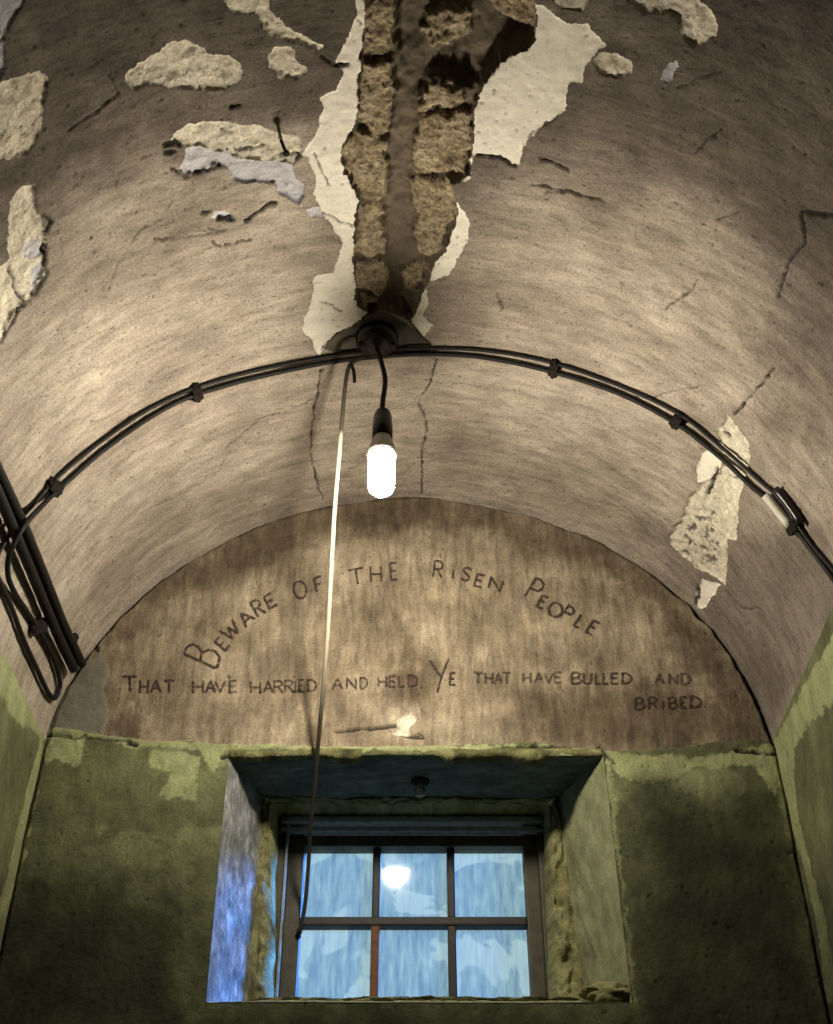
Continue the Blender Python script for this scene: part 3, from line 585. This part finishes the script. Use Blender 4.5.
# broken green lip hanging along the window head
nu, nv = 300, 9; s_, t_ = np.meshgrid(np.linspace(0, 1, nu), np.linspace(0, 1, nv)); xx = -0.447 + 0.892*s_
brk = sstep(-0.15, 0.05, fbm(xx*7, xx*0 + 2, 240, 3)); hang = (0.006 + 0.012*np.clip(fbm(xx*18, xx*0, 241, 4) + 0.3, 0, 1))*brk + 0.002
zz = 2.532 - (0.021 + hang)*t_; yl = END_Y + end_base(xx, zz) - 0.003 - (0.004 + 0.009*brk*(1 + 0.5*fbm(xx*40, t_*3, 242, 3)))*np.sin(np.pi*np.clip(t_*0.92, 0, 1)) + 0.016*sstep(.85, 1, t_)
cut_mesh('plaster_lip', xx, yl, zz, xx, zz, np.ones((nv - 1, nu - 1), bool), M['lip'], {}, wall_end, label='broken green plaster lip along the window head')
# lump of plaster on the sill's right corner
c = np.array([0.415, 2.722, 1.955]); mb = MB(); nn, mm = 48, 28; vv = []
for j in range(mm + 1):
    for i in range(nn):
        th, ph = 2*math.pi*i/nn, math.pi*j/mm; d = np.array([math.sin(ph)*math.cos(th), math.sin(ph)*math.sin(th), math.cos(ph)])
        r = 1 + 0.4*float(fbm(np.array([d[0]*3.2 + 5 + d[1]]), np.array([d[2]*3.2 + d[1]*2]), 230, 4)[0]); vv.append(c + d*r*np.array([0.055, 0.03, 0.026]))
mb.add(vv, [(j*nn + i, j*nn + (i + 1) % nn, (j + 1)*nn + (i + 1) % nn, (j + 1)*nn + i) for j in range(mm) for i in range(nn)])
mb.build('plaster_lump', M['fillet'], wall_end, label='lump of rough plaster at the right end of the sill')

PX0, PX1, PZ0, PZ1 = -0.284, 0.271, 2.038, 2.417          # glass area
bx1, bx2, bz = -0.1006, 0.0868, 2.2256                        # glazing bar centres
win = empty('window_1', (0, 3.0, 2.005), kind='structure', label='six-pane window with dark bars and smeared blue glass')
def bx(name, lo, hi, mat, bev=0.004, label=None): return MB().box(lo, hi, bev).build(name, mat, win, smooth=False, **({'label': label} if label else {}))
YS0, YS1 = 2.992, 3.043
bx('frame_jamb', (-0.44, 2.980, 1.96), (PX0 - 0.042, 3.08, 2.60), M['sash'])
bx('frame_jamb', (PX1 + 0.036, 2.980, 1.96), (0.44, 3.08, 2.60), M['sash'])
bx('frame_head', (-0.44, 2.976, 2.481), (0.44, 3.08, 2.62), M['sash'])
bx('frame_sill', (-0.44, 2.972, 1.88), (0.44, 3.08, 2.022), M['sash'])
bx('head_moulding', (-0.345, 2.960, 2.467), (0.322, 2.998, 2.483), M['putty'], label='blue-grey moulding along the window head')
bx('head_moulding', (-0.345, 2.972, 2.447), (0.322, 2.998, 2.461), M['putty'], label='lower blue-grey moulding along the window head')
bx('frame_edge', (PX0 - 0.046, 2.968, 2.022), (PX0 - 0.040, 2.995, 2.467), M['putty'], 0.001, label='pale scraped edge of the left jamb')
bx('sash_stile', (PX0 - 0.041, YS0, 2.018), (PX0, YS1, 2.467), M['sash'])
bx('sash_stile', (PX1, YS0, 2.018), (PX1 + 0.037, YS1, 2.467), M['sash'])
bx('sash_rail', (PX0 - 0.002, YS0 + 0.002, PZ1), (PX1 + 0.002, YS1, 2.447), M['sash'])
bx('sash_rail', (PX0 - 0.002, YS0 + 0.002, 2.014), (PX1 + 0.002, YS1, PZ0), M['sash'])
for i, x in enumerate((bx1, bx2)):
    bx('glazing_bar', (x - 0.010, YS0 + 0.012, bz + 0.009), (x + 0.010, YS1 - 0.008, PZ1), M['bar'])
    bx('glazing_bar', (x - 0.0105, YS0 + 0.012, PZ0), (x + 0.0105, YS1 - 0.008, bz - 0.009), M['rustbar' if i == 0 else 'bar'], label='rust-brown lower glazing bar' if i == 0 else None)
bx('glazing_bar', (PX0, YS0 + 0.009, bz - 0.011), (PX1, YS1 - 0.006, bz + 0.011), M['bar'], label='crossbar of the window')
xs = [(PX0, bx1), (bx1, bx2), (bx2, PX1)]
for r_, (z0, z1) in enumerate(((bz, PZ1), (PZ0, bz))):
    for c_, (x0, x1) in enumerate(xs):
        o = MB().box((x0 - (x1 - x0)/2 - x0 + 0.0, -0.0015, -(z1 - z0)/2), ((x1 - x0)/2, 0.0015, (z1 - z0)/2)).build('pane', M['glass'], None, smooth=False)
        o.parent = win; o.location = Vector(((x0 + x1)/2, 3.020, (z0 + z1)/2)) - Vector(win.location)
        o.rotation_euler = (math.radians(rng.uniform(-.04, .04)), 0, math.radians(rng.uniform(-.12, .12)))

# eye bolt in the soffit
EY = 2.815; zt = 2.511 + (INN[0][1] - 2.511)*(EY - END_Y)/(YI - END_Y); p = at_y(420, 792, EY)
eb = empty('eye_bolt', (p[0], EY, zt), label='small zinc eye bolt hanging under the window soffit', cat='eye bolt')
MB().lathe([(0.024, 0.012), (0.024, -0.004), (0.018, -0.008)], (p[0], EY, zt)).build('mounting_plate', M['clip'], eb)
MB().lathe([(0.005, 0.0), (0.005, -0.02)], (p[0], EY, zt)).build('shank', M['steel'], eb)
ringp = [(p[0] + 0.011*math.cos(a), EY, zt - 0.030 + 0.011*math.sin(a)) for a in np.linspace(0, 2*math.pi, 25)]
MB().tube(ringp, 0.0045, 8).build('ring', M['steel'], eb)

# ================================================================== CABLES
def relief(px, py):
    c = on_cell(px, py, 0.0)
    return float(vault_base(*[np.array([q]) for q in vault_uv(c)])[0]) if c[2] > SPRING and c[1] < END_Y - 0.001 else 0.0
def run(name, px, r, off, mat, label, group=None, cat='cable'):
    pts = [on_cell(q[0], q[1], (q[2] if len(q) > 2 else off) - relief(q[0], q[1])) for q in px]
    return MB().tube(smooth_path(pts), r).build(name, mat, label=label, cat=cat, group=group)
UP = [(-8,566,.0065),(0,551,.0065),(7,539,.0065),(20,520,.0065),(40,497,.0075),(59,476),(99,443),(139,415),(165,401),(198,387),(254,371),(325,357),(375,351),(420,348.5),(480,350),(549,362),(620,386),(679,414),(720,446),(760,481),(779,498),(795,521),(812,545),(833,570),(850,590),(880,634),(930,715),(1000,830)]
LO = [(-14,550),(0,583),(12,609),(24,641),(36,667),(48,692),(55,698),(60,686),(57,668),(49,648),(40,632),(30,616),(16,595),(8,575,.02),(10,553,.034),(24,526,.045),(40,508,.032),(59,489),(100,453),(140,424),(170,406),(198,394),(254,378),(325,363),(375,357),(420,354),(480,357),(549,371),(620,394),(677,424),(720,457),(750,485),(768,500),(788,522),(800,535),(828,572),(845,596),(872,640),(920,722),(990,838)]
run('arched_cable', UP, 0.0046, 0.008, M['cable'], 'thinner black cable, upper of the two arching across the vault')
run('arched_cable', LO, 0.0060, 0.010, M['cable'], 'thicker black cable, lower of the two arching across the vault, looped beside the green wall')
run('trunk_cable', [(-20,455),(0,497),(20,545),(45,605),(60,640),(74,669)], 0.0115, 0.024, M['cable'], 'left one of the two thick black cables along the vault foot')
run('trunk_cable', [(-20,430),(0,474),(22,522),(45,578),(65,628),(82,664)], 0.0115, 0.024, M['cable'], 'right one of the two thick black cables along the vault foot')
# saddle clips
def clip(px, py, ang, length, width, label, off=0.013, grp='cable clips along the arch'):
    c = on_cell(px, py, -relief(px, py)); n = np.array([-(c[0] - XC)/VA**2, 0, -(c[2] - ZC)/VB**2]) if c[2] > ZC else np.array([1.0 if c[0] < 0 else -1.0, 0, 0]); n /= np.linalg.norm(n)
    q = on_cell(px + 8*math.cos(ang), py - 8*math.sin(ang), 0.0); a = q - c; a -= n*(a @ n); a /= np.linalg.norm(a); b = np.cross(n, a)
    root = empty('cable_clip', tuple(c), label=label, cat='cable clip', group=grp)
    prof = [(-0.5, -0.004), (-0.5, 0.006), (-0.43, 0.009), (-0.40, 0.016), (-0.26, 0.021), (-0.06, 0.017), (0.06, 0.017), (0.26, 0.021), (0.40, 0.016), (0.43, 0.009), (0.5, 0.006), (0.5, -0.004)]
    m = len(prof); vv = [c + a*(p_*length) + n*h + b*(w_*width/2) for w_ in (-1, 1) for p_, h in prof]
    ff = [(i, i + 1, m + i + 1, m + i) for i in range(m - 1)] + [tuple(range(m))[::-1], tuple(range(m, 2*m))]
    MB().add(vv, ff).build('strap', M['clip'], root, smooth=False)
    for s_ in (-1, 1): MB().lathe([(0.006, 0.0), (0.006, 0.012), (0.003, 0.015)], tuple(c + a*(s_*0.47*length)), tuple(n), 10).build('nail', M['clip'], root)
R = math.radians
clip(195, 391, R(105), 0.050, 0.023, 'cable clip on the arch left of the bulb, nearest the crown')
clip(52, 486, R(130), 0.056, 0.028, 'cable clip on the arch just above the thick cables at left')
clip(555, 367, R(78), 0.050, 0.021, 'cable clip on the arch right of the bulb, nearest the crown')
clip(679, 419, R(58), 0.050, 0.024, 'cable clip on the arch just above the tall pitted patch')
clip(797, 526, R(40), 0.052, 0.026, 'cable clip at the lower end of the pale sleeve')
clip(36, 625, R(10), 0.075, 0.030, 'cable clip on the loop beside the green wall')
clip(66, 640, R(20), 0.075, 0.022, 'cable clip at the lower end of the thick cables')
# joint in the right-hand run
run('cable_sleeve', [(766,496),(777,510),(790,526)], 0.0100, 0.013, M['sleeve'], 'pale grey sleeve joining the lower cable at right', cat='sleeve')
run('cable_sleeve', [(776,489),(788,504),(801,523)], 0.0085, 0.012, M['bakelite'], 'black sleeve on the upper cable beside the pale one', cat='sleeve')

# junction box where the flex leaves the arch
jc = on_cell(377, 338, 0.0)
jb = empty('junction_box', tuple(jc), label='black round junction box at the crown where cables meet', cat='junction box')
MB().lathe([(0.052, 0.012), (0.052, -0.012), (0.046, -0.020), (0.0, -0.022)], tuple(jc), (0, 0, 1), 28).build('body', M['bakelite'], jb)
MB().lathe([(0.030, -0.018), (0.028, -0.030), (0.010, -0.034), (0.006, -0.042), (0.0, -0.042)], tuple(jc), (0, 0, 1), 24).build('cover', M['bakelite'], jb)
for s_ in (-1, 1): MB().lathe([(0.005, -0.018), (0.005, -0.024), (0.0, -0.025)], (jc[0] + s_*0.040, jc[1], jc[2]), (0, 0, 1), 10).build('screw', M['clip'], jb)

# ================================================================== PENDANT BULB
BY = 2.015
P = lambda x, y: at_y(x, y, BY)
lamp = empty('pendant_lamp', tuple(P(382, 500)), label='lit bare fluorescent bulb hanging on a short black flex', cat='lamp')
flex = [jc + np.array([0, 0, -0.03]), P(384, 372), P(385, 385), P(383, 400), P(382, 414)]
MB().tube(smooth_path(flex), 0.0058, 8).build('flex', M['cable'], lamp)
zt, zh, zc_, zb = P(382, 411)[2], P(382, 438)[2], P(382, 456)[2], P(382, 493)[2]; bxx = P(382, 450)[0]
MB().lathe([(0.008, 0.004), (0.016, -0.004), (0.0205, -0.018), (0.0215, -0.038), (0.0225, -0.044), (0.0225, zh - zt)], (bxx, BY, zt)).build('lamp_holder', M['bakelite'], lamp)
bulb = MB().lathe([(0.0265, 0.0), (0.0285, -0.008), (0.0285, -(zc_ - zb) + 0.022), (0.026, -(zc_ - zb) + 0.010), (0.018, -(zc_ - zb) + 0.002), (0.0, -(zc_ - zb))], (bxx, BY, zc_), n=28).build('bulb', M['glow'], lamp, label='glowing white tube cover of the bulb')
MB().lathe([(0.018, zh - zc_ + 0.004), (0.020, zh - zc_ - 0.004), (0.0275, 0.026), (0.0315, 0.012), (0.0315, -0.003)], (bxx, BY, zc_), n=28).build('bulb_base', M['collar'], bulb, label='grey collar of the bulb')

# ================================================================== CORD from the crown down to the window
CY = 2.09
cord_px = [(366,357,CY-.005),(356,360,CY-.012),(349.5,366,CY-.005),(346,380,CY+.01),(343,410,CY+.06),(338,470,CY+.15),(334,520,CY+.22),(328.5,620,CY+.37),(324,680,CY+.46),(318.5,740,CY+.555),(314,790,CY+.65),(310,830,CY+.73),(309,855,CY+.78),(307,885,CY+.825),(304,912,CY+.86),(299.5,934,2.980)]
MB().tube(smooth_path([at_y(*q) for q in cord_px], 0.01), 0.0052, 8).build('window_cord', M['cord'], label='cream cord slung from the crown down to the window sash', cat='cord')
tail = [at_y(x, y, CY - .012) for x, y in ((349, 365), (352, 366), (354, 373), (354.5, 382))]
o = bpy.data.objects['window_cord']; MB().tube(smooth_path(tail), 0.0042, 8).build('cord_tail', M['cable'], o)
sp = at_y(298, 936, 2.992)
hk = empty('sash_hook', tuple(sp), label='small dark hook on the window stile holding the cord', cat='hook')
MB().lathe([(0.007, 0.004), (0.007, -0.003), (0.004, -0.005)], tuple(sp), (0, 1, 0), 14).build('plate', M['clip'], hk)
MB().tube(smooth_path([sp, sp + (0, -0.008, 0), sp + (0, -0.014, 0.005), sp + (0, -0.012, 0.012)], 0.003), 0.0028, 8).build('hook', M['clip'], hk)

# nail in the vault
a = on_cell(281, 140, -0.01, False); nrm = np.array([-(a[0] - XC)/VA**2, 0, -(a[2] - ZC)/VB**2]); nrm /= np.linalg.norm(nrm)
nl_ = empty('nail', tuple(a), label='bent dark nail sticking out of the vault at upper left', cat='nail')
MB().tube([a, a + nrm*0.03, a + nrm*0.055 + np.array([0, -.004, 0])], 0.0035, 8).build('shank', M['clip'], nl_)
MB().lathe([(0.007, -0.002), (0.007, 0.002), (0.003, 0.003)], tuple(a + nrm*0.055 + np.array([0, -.004, 0])), tuple(nrm), 12).build('head', M['clip'], nl_)

# ================================================================== LETTERING on the lunette
G = {
 'A': [[(0,0),(.5,1),(1,0)], [(.2,.38),(.8,.38)]],
 'B': [[(0,0),(0,1)], [(0,1),(.5,1),(.8,.88),(.82,.7),(.6,.55),(.05,.5)], [(.55,.53),(.9,.42),(1,.22),(.8,.04),(.4,0),(0,0)]],
 'D': [[(.05,0),(.05,1)], [(-.05,1),(.5,.97),(.9,.75),(1,.45),(.8,.12),(.4,0),(-.05,0)]],
 'E': [[(1,1),(.05,.97),(0,.5),(0,0),(1,.03)], [(0,.52),(.8,.52)]],
 'F': [[(1,1),(0,.96),(0,0)], [(0,.5),(.75,.52)]],
 'H': [[(0,0),(0,1)], [(1,0),(1,1)], [(0,.5),(1,.5)]],
 'I': [[(.5,0),(.5,1)]], 'L': [[(0,1),(0,0),(1,.03)]], 'i': [[(.5,0),(.5,.72)], [(.45,.95),(.55,1.02)]],
 'N': [[(0,0),(0,1),(1,0),(1,1)]],
 'O': [[(.5+.5*math.sin(k*math.pi/8), .5+.5*math.cos(k*math.pi/8)) for k in range(17)]],
 'P': [[(0,0),(0,1),(.5,1.02),(.9,.9),(1,.72),(.8,.52),(0,.45)]],
 'R': [[(0,0),(0,1),(.6,1),(.92,.85),(.85,.62),(.5,.52),(0,.5)], [(.4,.5),(1,0)]],
 'S': [[(.95,.85),(.6,1),(.2,.92),(.1,.72),(.4,.55),(.8,.4),(.85,.18),(.5,0),(0,.1)]],
 'T': [[(0,1),(1,1)], [(.5,1),(.5,0)]],
 'U': [[(0,1),(.02,.25),(.3,0),(.7,0),(.98,.25),(1,1)]],
 'V': [[(0,1),(.5,0),(1,1)]], 'W': [[(0,1),(.28,0),(.5,.75),(.72,0),(1,1)]],
 'Y': [[(0,1),(.62,.46)], [(1,1.02),(.62,.46),(.42,0)]],
 ',': [[(.6,.15),(.3,-.2)]], '.': [[(.3,.0),(.7,.08)]],
}
def letter(ch, x, y, ang, w, h, parent, mat, thick):
    ca, sa = math.cos(R(ang)), math.sin(R(ang)); mb = MB()
    for st in G[ch]:
        pts = [(x + ca*px*w - sa*py*h, y - sa*px*w - ca*py*h) for px, py in st]     # photo pixels on the lunette
        dense = densify(pts, 1.4, False)
        W = np.array([(p[0], p[2]) for p in (at_y(q[0] + rng.uniform(-.12, .12), q[1] + rng.uniform(-.12, .12), END_Y) for q in dense)])
        Tn = np.gradient(W, axis=0); Tn /= np.linalg.norm(Tn, axis=1)[:, None] + 1e-9; Nn = np.c_[-Tn[:, 1], Tn[:, 0]]
        k = len(W); hw = thick*1.28*(0.5 + 0.12*np.array([rng.uniform(-1, 1) for _ in range(k)])); hw[0] *= .6; hw[-1] *= .6
        E_ = np.vstack([W + Nn*hw[:, None], W - Nn*hw[:, None]])
        yy = END_Y + end_base(E_[:, 0], E_[:, 1])
        front = [(e[0], q - 0.0022, e[1]) for e, q in zip(E_, yy)]; back = [(e[0], q + 0.001, e[1]) for e, q in zip(E_, yy)]
        ff = []
        for i in range(k - 1):
            ff += [(i, i + 1, k + i + 1, k + i), (2*k + i, 3*k + i, 3*k + i + 1, 2*k + i + 1), (i, 2*k + i, 2*k + i + 1, i + 1), (k + i, k + i + 1, 3*k + i + 1, 3*k + i)]
        mb.add(front + back, ff)
    return mb.build('letter', M[mat], parent)
def inscription(words, label, mat_thick):
    c = at_y(words[0][0][1], words[0][0][2], END_Y)
    root = empty('painted_inscription', (c[0], END_Y - 0.003, c[2]), label=label, cat='lettering', group='lines of hand lettering on the lunette')
    for (wd, mt) in zip(words, mat_thick):
        wc_ = at_y(wd[0][1], wd[0][2], END_Y); wroot = empty('word', (wc_[0], END_Y - 0.003, wc_[2]), root)
        wroot['label'] = 'hand-painted word ' + ''.join(q[0] for q in wd).upper().strip(',.')
        for q in wd: letter(*q, wroot, *mt)
inscription([
 [('B',216,667.5,66,15,35), ('E',225.5,650,52,7,14), ('W',229,641,42,17,14), ('A',246.5,627.5,45,12.5,13.5), ('R',258.5,617,30,9,16.5), ('E',270,608.5,30,9,13.5)],
 [('O',296,599,14,12.5,17), ('F',317,592,13,7.5,15)],
 [('T',350.5,585.5,9,15,15.5), ('H',371,582,3,10.5,15.5), ('E',391,580,3,6.5,17)],
 [('R',433,577,-8,9,15.5), ('i',450,578.5,-8,5,12), ('S',460.5,580,-12,9.5,13), ('E',474,586,-15,8,12.5), ('N',488,588.5,-16,12.5,11.5)],
 [('P',524.5,597,-32,11,22), ('E',536.5,607,-26,7,13), ('O',546,613.5,-28,13.5,14), ('P',560.5,617,-36,8,14), ('L',573.7,625.5,-35,6,13), ('E',585.7,632.5,-32,7.5,14.5)]],
 'arched line of dark hand lettering, BEWARE OF THE RISEN PEOPLE', [('ink', .0052), ('ink', .0046), ('ink', .0044), ('ink', .0046), ('ink', .0052)])
inscription([
 [('T',122.5,691,0,15,15), ('H',140,692.5,-2,8,13), ('A',151,692,0,10,12), ('T',164,692,0,10.5,12)],
 [('H',193,692.5,0,10,13), ('A',205.5,692,0,10,11.5), ('V',215.5,692,0,9.5,11), ('E',229.5,692,0,7,12)],
 [('H',251,693,1,9.5,12), ('A',263.5,692.5,1,9.5,12), ('R',274.5,692.5,1,8.5,12), ('R',285,692,1,8.5,12), ('i',293.5,691.5,1,4,16), ('E',299,691.5,1,5.5,12), ('D',307.5,691,1,9,11.5)],
 [('A',332.5,689.5,1,10,11.5), ('N',347,689,1,9,11), ('D',360,688.5,1,7.5,11)],
 [('H',378.5,687.5,1,8,11), ('E',389.5,687.3,1,6.5,11), ('L',399,687,1,6,11), ('D',408,686.7,1,9.5,11.5), (',',420,687,0,4,11)],
 [('Y',429.4,692.5,0,19,32.5), ('E',450,685.5,0,5.5,12)],
 [('T',473,684,0,10,11), ('H',485.5,684,0,7,11), ('A',494.5,684,0,7.5,10.5), ('T',502.5,684,0,8,11)],
 [('H',523,683.5,0,7.5,10.5), ('A',534.5,683.5,0,8.5,10), ('V',544,683.5,0,9,10), ('E',554.5,683.5,0,6.5,10.5)],
 [('B',571.5,684.5,0,9.5,11), ('U',583,684.5,0,8,10.5), ('L',595,684.5,0,5.5,10.5), ('L',603,684.5,0,5.5,10.5), ('E',611,684.5,0,7,10.5), ('D',621.5,684.5,0,9.5,10.5)],
 [('A',655,684.5,0,8.5,10), ('N',669,684.5,0,8,10), ('D',681,684.5,0,9,10.5)]],
 'long straight line of worn lettering, THAT HAVE HARRIED AND HELD, YE THAT HAVE BULLED AND',
 [('ink', .0046), ('ink_mid', .0042), ('ink_mid', .0042), ('ink_mid', .0042), ('ink_mid', .0044), ('ink', .0046), ('ink_mid', .0046), ('ink_faint', .0046), ('ink_mid', .0046), ('ink_faint', .005)])
inscription([[('B',635,710,0,9,11.5), ('R',648.5,709.5,0,8.5,11.5), ('i',660,709.5,0,5,12), ('B',668.5,709,0,8,11), ('E',680,708.5,0,6,11), ('D',690,708,0,10.5,11), ('.',702,708,0,4,8)]],
 'last short line of lettering at lower right, BRIBED', [('ink_mid', .005)])
